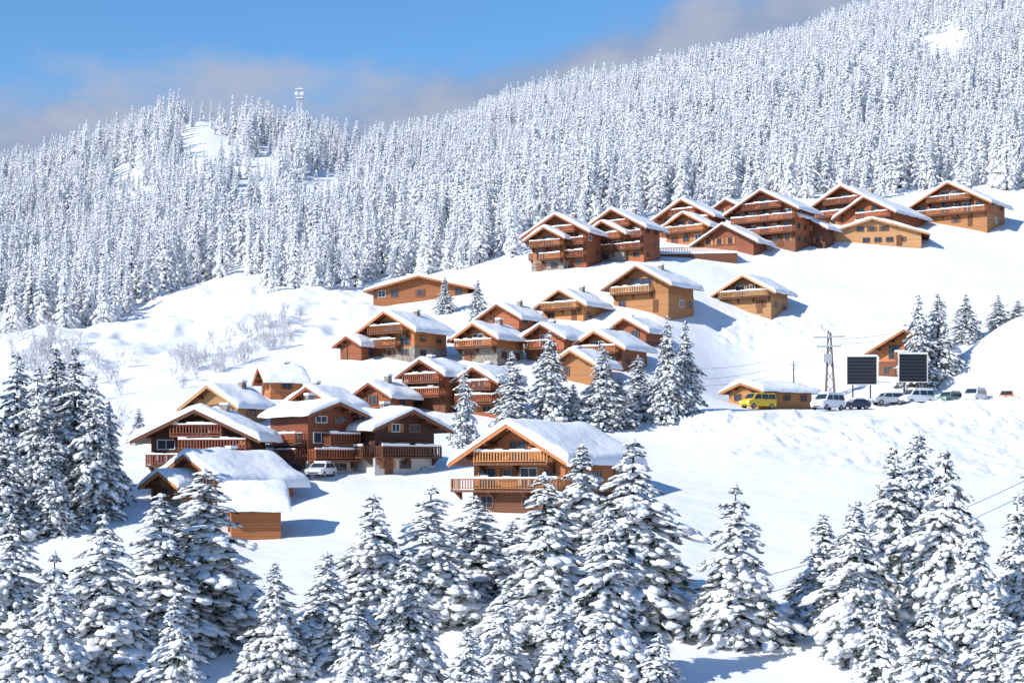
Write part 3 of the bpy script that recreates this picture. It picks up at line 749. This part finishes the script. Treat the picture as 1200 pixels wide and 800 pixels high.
# ------------------------------------------------------------------ billboards, poles, cables, mast
for (u, vt, vb2, label) in ((1010, 418, 474, 'dark billboard left of the half hidden chalet'), (1070, 415, 470, 'dark billboard right of the half hidden chalet')):
    P = hit(u, vb2, 216); px = P.y / F_; r = empty('billboard', P, R_(-4 if u < 1040 else 8)); tag(r, label, 'billboard')
    H = (vb2 - vt) * px; w = 17 * px; h = 32 * px
    MB().box(-w, w, 0, .12, H - h, H).build('panel', M['panel'], r)
    b = MB(); t = .11
    b.box(-w - t, w + t, -.05, .15, H + .003, H + .003 + t); b.box(-w - t, w + t, -.05, .15, H - h - .003 - t, H - h - .003); b.box(-w - t, -w - .003, -.05, .15, H - h, H); b.box(w + .003, w + t, -.05, .15, H - h, H)
    b.build('frame', M['white_frame'], r)
    for k in range(1, 8): z = H - h * k / 8; MB().box(-w + .1, w - .1, -.008, -.003, z - .018, z + .018).build('panel_line', M['line'], r)
    for sg in (-1, 1): MB().box(sg * w * .6 - .1, sg * w * .6 + .1, .16, .34, -1, H - .2).build('post', M['darkmetal'], r)
    MB().box(-w - .12, w + .12, -.06, .2, H + .12, H + .3).build('snow_cap', M['roof_snow'], r)
def pole(u, vt, vb2, label, big):
    P = hit(u, vb2, 216); H = (vb2 - vt) * P.y / F_; r = empty('utility_pole', P, R_(-25)); tag(r, label, 'utility pole')
    if big:
        pa = lambda t: Vector((-.6 + .45 * t, 0, H * t)); pb = lambda t: Vector((.85 - .7 * t, 0, H * .97 * t))
        MB().tube((-.6, 0, -1), pa(1), .2, .14, 8).build('post', M['polewood'], r)
        MB().tube((.85, 0, -1), pb(1), .2, .14, 8).build('post', M['polewood'], r)
        b = MB()
        for i in range(5):
            t0, t1 = i / 5, (i + 1) / 5
            b.tube(pa(t0 + .03), pb(t1), .06, .06, 5); b.tube(pb(t0 + .03), pa(t1), .06, .06, 5)
        b.build('bracing', M['polewood'], r)
        for z, l in ((H * .9, 2.3), (H * .76, 1.8)):
            MB().box(-l, l, -.36, -.2, z - .12, z + .12).build('crossarm', M['metal'], r)
            for x in (-l + .1, 0, l - .1): MB().tube((x, -.28, z + .123), (x, -.28, z + .5), .09, .07, 6).build('insulator', M['frosted_metal'], r)
        MB().box(-.6, .6, -.95, -.3, H * .52, H * .65).build('transformer', M['metal'], r)
    else:
        MB().tube((0, 0, -1), (0, 0, H), .15, .1, 8).build('post', M['polewood'], r)
        MB().box(-.7, .7, -.22, -.11, H * .92, H * .92 + .12).build('crossarm', M['metal'], r)
    return P, H
pA, hA = pole(972, 387, 466, 'double timber utility pole with crossarms beside the parked vans', True)
pB, hB = pole(930, 424, 479, 'slim single utility pole behind the long low building', False)
def cable(p, q, sag, label):
    b = MB(); pts = [Vector(p).lerp(Vector(q), t) - Vector((0, 0, sag * 4 * t * (1 - t))) for t in np.linspace(0, 1, 22)]
    for i in range(21): b.tube(pts[i], pts[i + 1], .022, .022, 4)
    tag(b.build('power_cable', M['cable']), label, 'cable', 'overhead power cables')
at = lambda u, v, y: ((u - UC) / F_ * y, y, (VH - v) * y / F_)
for k, (uu, vv) in enumerate(((1230, 338), (1230, 348), (1230, 366))):
    cable(at(972 + 6 * k, 398 + 5 * k, pA.y), at(uu, vv, 262), 1.6, 'thin cable rising from the double pole to the right edge, %s' % ('uppermost', 'middle', 'lowest')[k])
for k, (uu, vv) in enumerate(((818, 432), (818, 444), (818, 452))):
    cable(at(968, 400 + 9 * k, pA.y), at(uu, vv, 240), 1.0, 'thin cable from the double pole down to the central spruces, %s' % ('uppermost', 'middle', 'lowest')[k])
cable(at(1215, 556, 120), at(742, 705, 111), 1.2, 'thin cable crossing the lower right snow, upper one')
cable(at(1215, 572, 120), at(742, 728, 111), 1.2, 'thin cable crossing the lower right snow, lower one')
Ym = 752; xm = (351 - UC) / F_ * Ym; zm = ground(xm, Ym); Ht = (VH - 101) * Ym / F_ - zm
r = empty('radio_mast', (xm, Ym, zm)); tag(r, 'white frosted lattice radio mast on the left ridge', 'radio mast')
for sx in (-1, 1):
    for sy in (-1, 1): MB().tube((sx * 1.3, sy * 1.3, -1), (sx * .8, sy * .8, Ht * .93), .24, .18, 5).build('leg', M['frosted_metal'], r)
b = MB(); k = 8
for i in range(k):
    z0, z1 = Ht * .93 * i / k, Ht * .93 * (i + 1) / k; w0 = 1.3 - .5 * i / k; w1 = 1.3 - .5 * (i + 1) / k
    for s in (-1, 1):
        b.tube((-w0, s * w0, z0), (w1, s * w1, z1), .1, .1, 4); b.tube((s * w0, -w0, z0), (s * w1, w1, z1), .1, .1, 4)
b.build('bracing', M['frosted_metal'], r)
MB().box(-1.6, 1.6, -1.6, 1.6, Ht * .78, Ht * .8).box(-1.7, 1.7, -1.7, 1.7, Ht * .93, Ht * .95).build('platform', M['frosted_metal'], r)
for sx in (-1, 1): MB().tube((sx * 1.2, -1.3, Ht * .86), (sx * 1.2, -1.9, Ht * .86), .9, .9, 12).build('dish', M['frosted_metal'], r)
MB().tube((0, 0, Ht * .951), (0, 0, Ht), .2, .1, 5).build('antenna', M['frosted_metal'], r)

# ------------------------------------------------------------------ light, sky, camera
EL, AZ = 34, 55
Ld = Vector((math.cos(R_(EL)) * math.sin(R_(AZ)), math.cos(R_(EL)) * math.cos(R_(AZ)), -math.sin(R_(EL))))
sl = bpy.data.lights.new('sun', 'SUN'); sl.energy = 4.9; sl.angle = R_(.5); sl.color = (1, .96, .9)
so = bpy.data.objects.new('sun', sl); col.objects.link(so); so.rotation_euler = Ld.to_track_quat('-Z', 'Y').to_euler(); so.location = (-200, -100, 300)
w = bpy.data.worlds.new('World'); bpy.context.scene.world = w; w.use_nodes = True; nt = w.node_tree
bg = nt.nodes['Background']; bg.inputs['Strength'].default_value = .105
sky = N(nt, 'ShaderNodeTexSky', sky_type='NISHITA'); sky.sun_disc = False; sky.sun_elevation = R_(EL); sky.sun_rotation = math.atan2(-Ld.x, -Ld.y) % 6.2832
sky.altitude = 1500; sky.dust_density = .3; sky.ozone_density = 2.0
hs = N(nt, 'ShaderNodeHueSaturation'); hs.inputs['Saturation'].default_value = 1.26; hs.inputs['Value'].default_value = 1.7; L(nt, sky.outputs[0], hs.inputs['Color'])
tc = N(nt, 'ShaderNodeTexCoord'); sp = N(nt, 'ShaderNodeSeparateXYZ'); L(nt, tc.outputs['Generated'], sp.inputs[0])
yv = math_node(nt, 'MAXIMUM', sp.outputs[1], .2); az = math_node(nt, 'DIVIDE', sp.outputs[0], yv); el = math_node(nt, 'DIVIDE', sp.outputs[2], yv)
line = math_node(nt, 'MULTIPLY_ADD', math_node(nt, 'MAXIMUM', math_node(nt, 'ADD', az, .11), 0), .27, .222)
mp = N(nt, 'ShaderNodeMapping'); mp.inputs['Scale'].default_value = (1, 1, 1.7); L(nt, tc.outputs['Generated'], mp.inputs[0])
n1 = noise(nt, mp.outputs[0], 8, 5, .55)
dd = math_node(nt, 'ADD', math_node(nt, 'SUBTRACT', line, el), math_node(nt, 'MULTIPLY', math_node(nt, 'SUBTRACT', n1.outputs['Fac'], .5), .16))
mr = N(nt, 'ShaderNodeMapRange', interpolation_type='SMOOTHSTEP'); mr.inputs['From Min'].default_value = -.02; mr.inputs['From Max'].default_value = .028; L(nt, dd, mr.inputs['Value'])
mr2 = N(nt, 'ShaderNodeMapRange', interpolation_type='SMOOTHSTEP'); mr2.inputs['From Min'].default_value = .36; mr2.inputs['From Max'].default_value = .66; L(nt, n1.outputs['Fac'], mr2.inputs['Value'])
cc = mixcol(nt, mr2.outputs[0], (2.5, 3.2, 4.8), (4.4, 4.7, 5.7))
L(nt, mixcol(nt, math_node(nt, 'MULTIPLY', mr.outputs[0], .9), hs.outputs[0], cc), bg.inputs['Color'])

cam = bpy.data.cameras.new('camera'); co = bpy.data.objects.new('camera', cam); col.objects.link(co)
co.location = (0, 0, 0); co.rotation_euler = (R_(90), 0, 0); cam.lens = 60; cam.sensor_width = 36; cam.shift_y = 160 / 1200; cam.clip_start = .5; cam.clip_end = 8000
sc = bpy.context.scene; sc.camera = co
sc.view_settings.view_transform = 'Standard'; sc.view_settings.look = 'None'; sc.view_settings.exposure = 0
